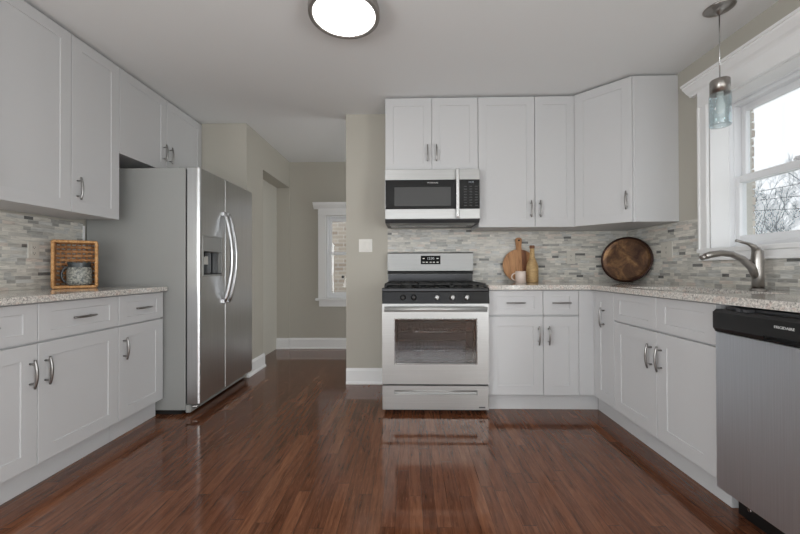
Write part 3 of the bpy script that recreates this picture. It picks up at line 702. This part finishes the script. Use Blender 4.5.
# dispenser: frame, control strip, niche, paddle
c0, c1, z0, z1 = cut
dsp = MB(); rect_frame(dsp, fx - .03, fx + .004, c0, c1, z0, z1, .014, bev=.002); dsp = dsp.build('dispenser', M['fridgeside'], fd)
b = MB().box((fb + .016, c0 + .012, z0 + .012), (fb + .022, c1 - .012, z1 - .1)).box((fb + .018, c0 + .012, z0 + .012), (fx - .004, c1 - .012, z0 + .02))
b.build('dispenser_niche', M['plastgrey'], dsp) if False else None
dn = MB().box((fb + .016, c0 + .012, z0 + .012), (fb + .022, c1 - .012, z1 - .1)).build('dispenser_back', M['black'], fd)
MB().box((fb + .02, c0 + .012, z1 - .122), (fx + .001, c1 - .012, z1 - .012), .002).build('dispenser_controls', M['fridgeside'], fd)
MB().box((fb + .02, c0 + .012, z0 + .012), (fx + .003, c1 - .012, z0 + .024), .002).build('drip_tray', M['steelpanel'], fd)
MB().box((fb + .022, c0 + .055, z0 + .09), (fb + .035, c1 - .075, z0 + .155), .003).build('paddle', M['plate'], fd)
MB().tube([(fb + .05, (c0 + c1) / 2 - .03, z1 - .16), (fb + .05, (c0 + c1) / 2 - .03, z1 - .12)], .012, 10).build('ice_chute', M['blackgloss'], fd)
def fhandle(y, parent, sgn):
    pts = []; rr = []
    for i in range(21):
        s = i / 20; z_ = .775 + s * .715; k = math.sin(math.pi * s)
        pts.append((fx + .012 + .062 * k ** .75, y - sgn * .0 * k, z_)); rr.append(.0125 + .003 * k)
    b = MB().tube(pts, rr, 12)
    b.box((fx - .002, y - .013, .765), (fx + .02, y + .013, .80), .004).box((fx - .002, y - .013, 1.465), (fx + .02, y + .013, 1.50), .004)
    b.build('door_handle', M['steelv'], parent)
fhandle(ys - .035, fd, 1); fhandle(ys + .035, rd, -1)
for y in (fy0 + .03, fy1 - .06): MB().box((fb - .07, y, fz - .002), (fb + .07, y + .035, fz + .014), .003).build('hinge_cover', M['fridgeside'], r)
MB().tube([(fb + .005, fy0 + .018, .052), (fb + .045, fy0 + .018, .052), (fb + .085, fy0 + .03, .055)], .006, 8).build('bottom_hinge', M['chrome'], r)

# ------------------------------------------------------------------ dishwasher
dxf = 1.300; dy0, dy1 = .947, 1.545
r = thing('dishwasher', 'stainless dishwasher with black control strip under the right counter', 'dishwasher', (1.6, 1.25, 0))
MB().box((dxf + .045, dy0, .10), (1.95, dy1, .872)).build('body', M['plastgrey'], r)
MB().box((1.39, dy0, .001), (1.44, dy1, .10)).build('toe_panel', M['black'], r)
MB().extrude_profile([(0, .115), (.012, .108), (.045, .108), (.045, .765), (0, .765)], (dxf, dy0 + .003, 0), (1, 0, 0), Z, (0, 1, 0), 0, dy1 - dy0 - .005).build('door', M['steeldw'], r)
b = MB().extrude_profile([(.0, .768), (.04, .768), (.04, .862), (.004, .862), (-.010, .850), (-.010, .785)], (dxf, dy0 + .001, 0), (1, 0, 0), Z, (0, 1, 0), 0, dy1 - dy0 - .001)
cs = b.build('control_strip', M['black'], r)
MB().box((dxf - .012, 1.13, .772), (dxf - .006, 1.33, .790), .002).build('pocket_grip', M['blackgloss'], cs)
text_mesh('brand_lettering', 'FRIGIDAIRE', .0135, (dxf - .010, 1.257, .826), (0, -1, 0), Z, (-1, 0, 0), M['text'], cs)
for y in (1.41, 1.44): MB().box((dxf + .0, y - .008, .862), (dxf + .03, y + .008, .873)).build('mounting_tab', M['plastgrey'], r)
MB().box((FR, .925, .001), (1.95, .944, CTB - .001)).build('trim_2', M['white'])['kind'] = 'structure'
MB().tube([(1.388, 1.49, .05), (1.382, 1.49, .05)], .008, 8).build('toe_screw', M['chrome'], r)

# ------------------------------------------------------------------ faucet
r = thing('faucet', 'brushed nickel single-lever pull-out faucet behind the sink', 'faucet', (1.795, 1.875, CT))
fxp, fyp = 1.795, 1.875
MB().lathe([(0, 0), (.034, 0), (.034, .004), (.028, .009), (.0265, .012)], (fxp, fyp, CT + .0005), n=28).build('base_ring', M['nickel'], r)
b = MB().tube([(fxp, fyp, CT + .008), (fxp, fyp, 1.0), (fxp - .002, fyp, 1.07), (fxp + .0, fyp, 1.12), (fxp - .006, fyp, 1.135)], [.025, .024, .0265, .024, .016], 20)
b.build('body', M['nickel'], r)
pts = [(fxp - .003, fyp, .98), (fxp - .03, fyp, 1.035), (fxp - .075, fyp + .003, 1.082), (fxp - .125, fyp + .008, 1.107), (fxp - .175, fyp + .012, 1.113), (fxp - .225, fyp + .016, 1.104), (fxp - .25, fyp + .018, 1.095)]
MB().tube(pts, [.020, .019, .0165, .016, .0165, .0175, .016], 16).build('spout', M['nickel'], r)
MB().tube([(fxp - .246, fyp + .018, 1.096), (fxp - .268, fyp + .02, 1.087)], [.0145, .0135], 14).build('spray_head', M['nickel'], r)
MB().tube([(fxp - .004, fyp, 1.115), (fxp - .02, fyp, 1.146), (fxp - .045, fyp + .002, 1.160), (fxp - .08, fyp + .003, 1.170), (fxp - .105, fyp + .004, 1.176)], [.018, .014, .0085, .007, .007], 12).build('lever', M['nickel'], r)

# ------------------------------------------------------------------ ceiling light and pendant
cx_, cy_ = -.335, 1.885
r = thing('ceiling_light', 'round flush ceiling light with glowing white diffuser and nickel rims', 'ceiling light', (cx_, cy_, CEIL))
MB().lathe([(0, 0), (.168, 0), (.178, -.006), (.178, -.020), (.170, -.022), (.170, -.034), (.188, -.036), (.188, -.066), (.184, -.070), (.166, -.070), (.164, -.050), (0, -.050)], (cx_, cy_, CEIL - .0005), n=64).build('rim', M['rimn'], r)
MB().lathe([(.162, -.051), (.162, -.066), (.15, -.071), (.10, -.076), (.05, -.078), (0, -.079)], (cx_, cy_, CEIL - .0005), n=64).build('diffuser', M['lamp'], r)
px_, py_ = 1.692, 1.967
r = thing('pendant_light', 'small pendant with pale blue glass shade hanging before the sink window', 'pendant light', (px_, py_, CEIL))
MB().lathe([(0, 0), (.066, 0), (.070, -.004), (.062, -.010), (.058, -.010), (.050, -.017), (.030, -.022), (.020, -.024), (.010, -.036), (.006, -.040), (0, -.040)], (px_, py_, CEIL - .0005), n=40).build('canopy', M['nickel'], r)
zt = 2.055
MB().tube([(px_, py_, CEIL - .038), (px_, py_, zt + .005)], .0028, 8).build('cord', M['chrome'], r)
MB().lathe([(0, .006), (.008, .005), (.012, 0), (.041, -.002), (.044, -.008), (.044, -.078), (.041, -.078), (.041, -.01), (0, -.008)], (px_, py_, zt), n=32).build('cap', M['nickel'], r)
sh = MB().lathe([(.0405, -.070), (.047, -.085), (.048, -.12), (.048, -.245), (.046, -.252), (.042, -.252), (.043, -.242), (.043, -.10), (.036, -.085)], (px_, py_, zt), n=32).build('glass_shade', M['blueglass'], r)
MB().lathe([(0, -.01), (.014, -.012), (.014, -.09), (0, -.09)], (px_, py_, zt), n=16).build('lamp_socket', M['plate'], r)
MB().lathe([(0, -.09), (.012, -.092), (.014, -.11), (.022, -.145), (.022, -.165), (.012, -.182), (0, -.186)], (px_, py_, zt), n=20).build('bulb', mat('frosted_bulb', (235, 235, 232), .2), r)

# ------------------------------------------------------------------ outlets and switch
def plate_thing(name, label, cat, O, U, N, w, h, kind, group=None):
    O, U, N = Vector(O), Vector(U), Vector(N); V = Vector(Z)
    r = thing(name, label, cat, tuple(O), group)
    def bx(mb, u, v, a, b_, n0, n1, bev=.001):
        p = O + U * (u - a / 2) + V * (v - b_ / 2) + N * n0; q = O + U * (u + a / 2) + V * (v + b_ / 2) + N * n1
        mb.box([min(p[i], q[i]) for i in range(3)], [max(p[i], q[i]) for i in range(3)], bev); return mb
    pm = M['plate2'] if kind == 'outlet' else M['plate']
    bx(MB(), 0, 0, w, h, 0.0003, .006, .002).build('cover_plate', pm, r)
    if kind == 'outlet':
        rc = bx(MB(), 0, 0, .034, .068, .006, .008).build('receptacle', M['plate2'], r)
        mb = MB()
        for v in (-.018, .018):
            bx(mb, -.006, v, .002, .009, .0075, .0084, 0); bx(mb, .006, v, .002, .008, .0075, .0084, 0); bx(mb, 0, v - .009, .005, .004, .0075, .0084, 0)
        mb.build('socket_slots', M['dark'], rc)
    elif kind == 'switch':
        for u in (-.023, .023): bx(MB(), u, 0, .032, .066, .006, .010, .002).build('rocker', M['plate'], r)
    return r
plate_thing('light_switch', 'white double rocker switch plate on the greige pier left of the stove', 'light switch', (-.385, D, 1.25), (1, 0, 0), (0, -1, 0), .122, .118, 'switch')
plate_thing('electrical_outlet', 'cream outlet plate on the back backsplash left of the copper tray', 'outlet', (1.455, D - TT, 1.135), (1, 0, 0), (0, -1, 0), .075, .118, 'outlet')
plate_thing('electrical_outlet', 'cream outlet plate on the backsplash between copper tray and window', 'outlet', (XW - TT, 2.74, 1.175), (0, 1, 0), (-1, 0, 0), .12, .118, 'outlet')
plate_thing('electrical_outlet', 'cream outlet plate on the left backsplash near the wicker basket', 'outlet', (XWL + TT, 2.16, 1.16), (0, 1, 0), (1, 0, 0), .07, .105, 'outlet')

# ------------------------------------------------------------------ things on the back counter
# round cutting board leaning on the wall
lean = math.radians(7); cyb = D - TT - .022
bc = Vector((.985, 3.178, CT)); th = .018; R_ = .146
def board_part(pts):    # pts in (u, v): outline, v up the board
    bm_ = bmesh.new(); up = Vector((0, math.sin(lean), math.cos(lean))); nn_ = Vector((0, -math.cos(lean), math.sin(lean)))
    f0 = [bm_.verts.new(bc + Vector((1, 0, 0)) * a + up * c_) for a, c_ in pts]; f1 = [bm_.verts.new(v.co + nn_ * th) for v in f0]
    bm_.faces.new(f0); bm_.faces.new(f1[::-1]); n = len(pts)
    for i in range(n): bm_.faces.new((f0[i], f1[i], f1[(i + 1) % n], f0[(i + 1) % n]))
    bmesh.ops.recalc_face_normals(bm_, faces=bm_.faces[:])
    bmesh.ops.bevel(bm_, geom=[e for e in bm_.edges if e.calc_face_angle(0) > .8], offset=.003, segments=2, affect='EDGES')
    mb = MB(); mb.merge(bm_); return mb
r = thing('cutting_board', 'round wooden cutting board with handle leaning on the back backsplash', 'cutting board', tuple(bc))
def circ_clip(u0, u1, n=40):
    top = [(u0 + (u1 - u0) * i / n, R_ + math.sqrt(max(0, R_ ** 2 - (u0 + (u1 - u0) * i / n) ** 2))) for i in range(n + 1)]
    bot = [(u, 2 * R_ - v) for u, v in top[::-1]]
    out = []
    for q in top + bot:
        if not out or (Vector(q) - Vector(out[-1])).length > 1e-4: out.append(q)
    if (Vector(out[0]) - Vector(out[-1])).length < 1e-4: out.pop()
    return out
board_part(circ_clip(-R_, .022)).build('light_wood_panel', M['board'], r)
board_part(circ_clip(.0225, .062)).build('dark_wood_band', M['boarddark'], r)
board_part(circ_clip(.0625, R_)).build('outer_wood_panel', M['board'], r)
hp = []; zb = 2 * R_ - .006
for q in [(-.024, zb), (-.022, zb + .03), (-.027, zb + .09), (-.022, zb + .106), (-.008, zb + .112), (.014, zb + .112), (.027, zb + .104), (.031, zb + .09), (.024, zb + .03), (.026, zb)]: hp.append(q)
hh = board_part(hp[::-1]).build('handle', M['board'], r)
up = Vector((0, math.sin(lean), math.cos(lean))); nn_ = Vector((0, -math.cos(lean), math.sin(lean)))
MB().lathe([(0, 0), (.008, 0), (.008, .0015), (0, .0015)], bc + Vector((.003, 0, 0)) + up * (zb + .086) + nn_ * (th + .0002), nn_, 16).build('hanging_hole', M['dark'], hh)

# bottle wrapped in bamboo
bp = (1.068, 3.10, CT + .0005)
r = thing('bottle', 'tall tan bottle wrapped in ribbed bamboo beside the round board', 'bottle', bp)
prof = [(0, 0), (.046, 0), (.050, .006)]; h_ = .008
def brad(h):
    if h < .125: return .0505
    if h < .225: s = (h - .125) / .10; return .0505 - .029 * (s * s * (3 - 2 * s))
    return .0215 - .003 * (h - .225) / .07
while h_ < .285:
    q = brad(h_); prof += [(q - .0018, h_), (q, h_ + .003), (q, h_ + .007), (q - .0018, h_ + .0095)]; h_ += .0098
MB().lathe(prof + [(.018, .292), (0, .292)], bp, n=36).build('wrapped_body', M['bamboo'], r)
MB().lathe([(0, 0), (.020, 0), (.0215, .004), (.0215, .022), (.018, .026), (0, .026)], (bp[0], bp[1], bp[2] + .2925), n=24).build('neck_rim', M['boarddark'], r)
# mug
mp_ = (.947, 3.03, CT + .0005)
r = thing('mug', 'pale pink mug in front of the round cutting board', 'mug', mp_)
MB().lathe([(0, 0), (.040, 0), (.043, .003), (.043, .096), (.0415, .098), (.040, .096), (.040, .006), (0, .006)], mp_, n=32).build('cup', M['mug'], r)
pts = [(mp_[0] - .041 - .034 * math.sin(math.pi * i / 12), mp_[1], mp_[2] + .05 + .030 * math.cos(math.pi * i / 12)) for i in range(13)]
MB().tube(pts, .0055, 10).build('handle', M['mug'], r)

# copper tray leaning across the corner
tc = Vector((1.822, 3.025, 0)); phi = math.radians(51); tl = math.radians(5)
hu = Vector((math.cos(phi), -math.sin(phi), 0)); hn = Vector((-math.sin(phi), -math.cos(phi), 0))
tn = hn * math.cos(tl) + Vector((0, 0, 1)) * math.sin(tl); tv = Vector((0, 0, 1)) * math.cos(tl) - hn * math.sin(tl)
RX, RY = .196, .190
cen = Vector((tc.x, tc.y, CT + .0015 + RY * math.cos(tl) + .001)) + hn * .004
r = thing('round_tray', 'aged copper oval tray leaning across the right counter corner', 'tray', (tc.x, tc.y, CT))
def disc(mb, prof):
    b_ = bmesh.new(); rings = []; n = 64
    for s, h in prof:
        rings.append([b_.verts.new(cen + tn * h)] if s < 1e-6 else [b_.verts.new(cen + tn * h + hu * (RX * s * math.cos(2 * math.pi * k / n)) + tv * (RY * s * math.sin(2 * math.pi * k / n))) for k in range(n)])
    for r0, r1 in zip(rings, rings[1:]):
        for k in range(n):
            q = []
            for v in (r0[k % len(r0)], r0[(k + 1) % len(r0)], r1[(k + 1) % len(r1)], r1[k % len(r1)]):
                if v not in q: q.append(v)
            if len(q) > 2: f = b_.faces.new(q); f.smooth = True
    bmesh.ops.recalc_face_normals(b_, faces=b_.faces[:]); mb.merge(b_); return mb
disc(MB(), [(0, -.012), (.84, -.012), (.96, .008), (.93, .009), (.82, -.008), (.80, -.0085), (.5, -.0095), (0, -.010)]).build('tray_plate', M['copper'], r)
disc(MB(), [(.90, .0), (.92, .0115), (.975, .014), (1.0, .008), (.985, .0), (.93, -.004), (.90, .0)]).build('rim', M['copperrim'], r)

# ------------------------------------------------------------------ wicker basket and jug on the left counter
bx0, bx1, by0, by1, bz0, bz1 = -2.287, -2.061, 2.22, 2.36, CT + .001, CT + .310
r = thing('wicker_basket', 'square open wicker basket standing on its side on the left counter', 'basket', ((bx0 + bx1) / 2, 2.29, CT)); r.rotation_euler.z = math.radians(40)
def braid(mb, pts, rr=.0055, off=.0045, turns=9):
    for ph in (0, math.pi * 2 / 3, math.pi * 4 / 3):
        for p0, p1 in zip(pts, pts[1:]):
            p0, p1 = Vector(p0), Vector(p1); d = (p1 - p0).normalized(); a = d.orthogonal().normalized(); c = d.cross(a); q = []
            n = turns * 7
            for i in range(n + 1):
                an = 2 * math.pi * turns * i / n + ph; q.append(p0 + (p1 - p0) * i / n + (a * math.cos(an) + c * math.sin(an)) * off)
            mb.tube(q, rr, 5)
    return mb
i_ = .009
braid(MB(), [(bx0 + i_, by0 + .008, bz0 + i_), (bx1 - i_, by0 + .008, bz0 + i_), (bx1 - i_, by0 + .008, bz1 - i_), (bx0 + i_, by0 + .008, bz1 - i_), (bx0 + i_, by0 + .008, bz0 + i_)]).build('braided_rim', M['wicker'], r)
b = MB(); n = 11; st = 8
for j in range(n):           # weavers of the back panel
    z_ = bz0 + .012 + j * (bz1 - bz0 - .024) / (n - 1); q = []
    for i in range(st * 5 + 1):
        x = bx0 + .008 + (bx1 - bx0 - .016) * i / (st * 5); q.append((x, by1 - .012 + .006 * math.sin(math.pi * i / 5 + math.pi * j), z_ + .001 * math.sin(i)))
    b.tube(q, .0105, 6)
for i in range(st + 1):
    x = bx0 + .010 + (bx1 - bx0 - .02) * (i + .0) / st; b.tube([(x, by1 - .012, bz0 + .006), (x, by1 - .012, bz1 - .006)], .004, 5)
b.build('woven_back', M['wickerdark'], r)
for side_ in range(4):
    b = MB()
    for j in range(8):
        y = by0 + .020 + j * (by1 - by0 - .04) / 7; q = []
        for i in range(41):
            s = i / 40; w_ = .004 * math.sin(math.pi * i / 4 + math.pi * j)
            if side_ == 0: q.append((bx0 + .009 + w_, y, bz0 + .01 + s * (bz1 - bz0 - .02)))
            if side_ == 1: q.append((bx1 - .009 + w_, y, bz0 + .01 + s * (bz1 - bz0 - .02)))
            if side_ == 2: q.append((bx0 + .01 + s * (bx1 - bx0 - .02), y, bz0 + .009 + w_ * .6))
            if side_ == 3: q.append((bx0 + .01 + s * (bx1 - bx0 - .02), y, bz1 - .009 + w_))
        b.tube(q, .0058, 5)
    b.build('woven_side', M['wickerdark'], r)
jp = (-2.157, 2.298, bz0 + .018)
r = thing('jug', 'grey speckled stoneware jug with side handle inside the wicker basket', 'jug', jp); r.rotation_euler.z = math.radians(40)
b = MB().lathe([(0, 0), (.064, 0), (.073, .008), (.075, .03), (.074, .09), (.070, .108), (.066, .112), (.062, .112), (.064, .1), (.066, .02), (0, .012)], jp, n=36, sx=1.0)
for v in b.bm.verts: v.co = Vector((jp[0] + (v.co.x - jp[0]) * .86, jp[1] + (v.co.y - jp[1]) * .62, jp[2] + (v.co.z - jp[2]) * 1.05))
b.build('bowl', M['jug'], r)
b = MB().lathe([(.066, .110), (.0665, .124), (.072, .140), (.070, .142), (.062, .126), (.061, .110)], jp, n=36)
for v in b.bm.verts: v.co = Vector((jp[0] + (v.co.x - jp[0]) * .86, jp[1] + (v.co.y - jp[1]) * .62, jp[2] + (v.co.z - jp[2]) * 1.05))
b.build('neck_rim', M['jugdark'], r)
pts = [(jp[0] - .056 - .030 * math.sin(math.pi * i / 14), jp[1] - .004, jp[2] + .068 + .05 * math.cos(math.pi * i / 14)) for i in range(15)]
MB().tube(pts, .0065, 8).build('handle', M['jugdark'], r)

# ------------------------------------------------------------------ trees and wires outside the sink window
def tree(x, y, h, label, seed):
    rnd = random.Random(seed); g0 = -1.2
    r = thing('bare_tree', label, 'tree', (x, y, g0), 'bare trees outside the sink window')
    tr = MB(); br_ = MB(); cnt = [0]
    def grow(p, d, L, rad, lvl, mb):
        q = [p]; k = 3; dd = d.copy()
        for i in range(k):
            dd = (dd + Vector((rnd.uniform(-.2, .2), rnd.uniform(-.2, .2), rnd.uniform(-.05, .15)))).normalized(); q.append(q[-1] + dd * L / k)
        mb.tube(q, [rad * (1 - .45 * i / k) for i in range(k + 1)], 5 if lvl < 2 else 3, cap=False)
        if lvl >= 6 or cnt[0] > 7000: return
        for c in range(4 if lvl < 2 else 3):
            s = q[rnd.choice((1, 2, 3, 3))]
            nd = (dd + Vector((rnd.uniform(-1, 1), rnd.uniform(-1, 1), rnd.uniform(-.25, .8))) * .85).normalized(); cnt[0] += 1
            grow(s, nd, L * rnd.uniform(.6, .8), max(rad * .55, .011), lvl + 1, br_)
    grow(Vector((x, y, g0)), Vector((0, 0, 1)), h * .36, h * .013, 0, tr)
    tr.build('trunk', M['bark'], r); br_.build('branches', M['bark'], r)
tree(25.0, 25.6, 8.6, 'bare branching tree nearest the window frame outside', 3)
tree(34.5, 31.2, 12.0, 'taller bare tree at the right side of the window view', 8)
tree(47.5, 47.0, 13.0, 'low distant bare tree behind the others outside the window', 12)
for i, (z0, z1) in enumerate(((4.116, 3.834), (4.534, 4.303), (4.767, 4.67))):
    q = [(16, 16.95 + 4 - 8 * s_ / 12, z0 * 2 - z1 + (z1 - z0) * 4 * s_ / 12 - .12 * math.sin(math.pi * s_ / 12)) for s_ in range(13)]
    tag(MB().tube(q, .014, 4).build('power_line', M['wire'], None, (16, 17, z0)), ['lowest overhead cable', 'middle overhead cable', 'topmost overhead cable'][i] + ' crossing the sky outside the window', 'cable', 'overhead cables outside')
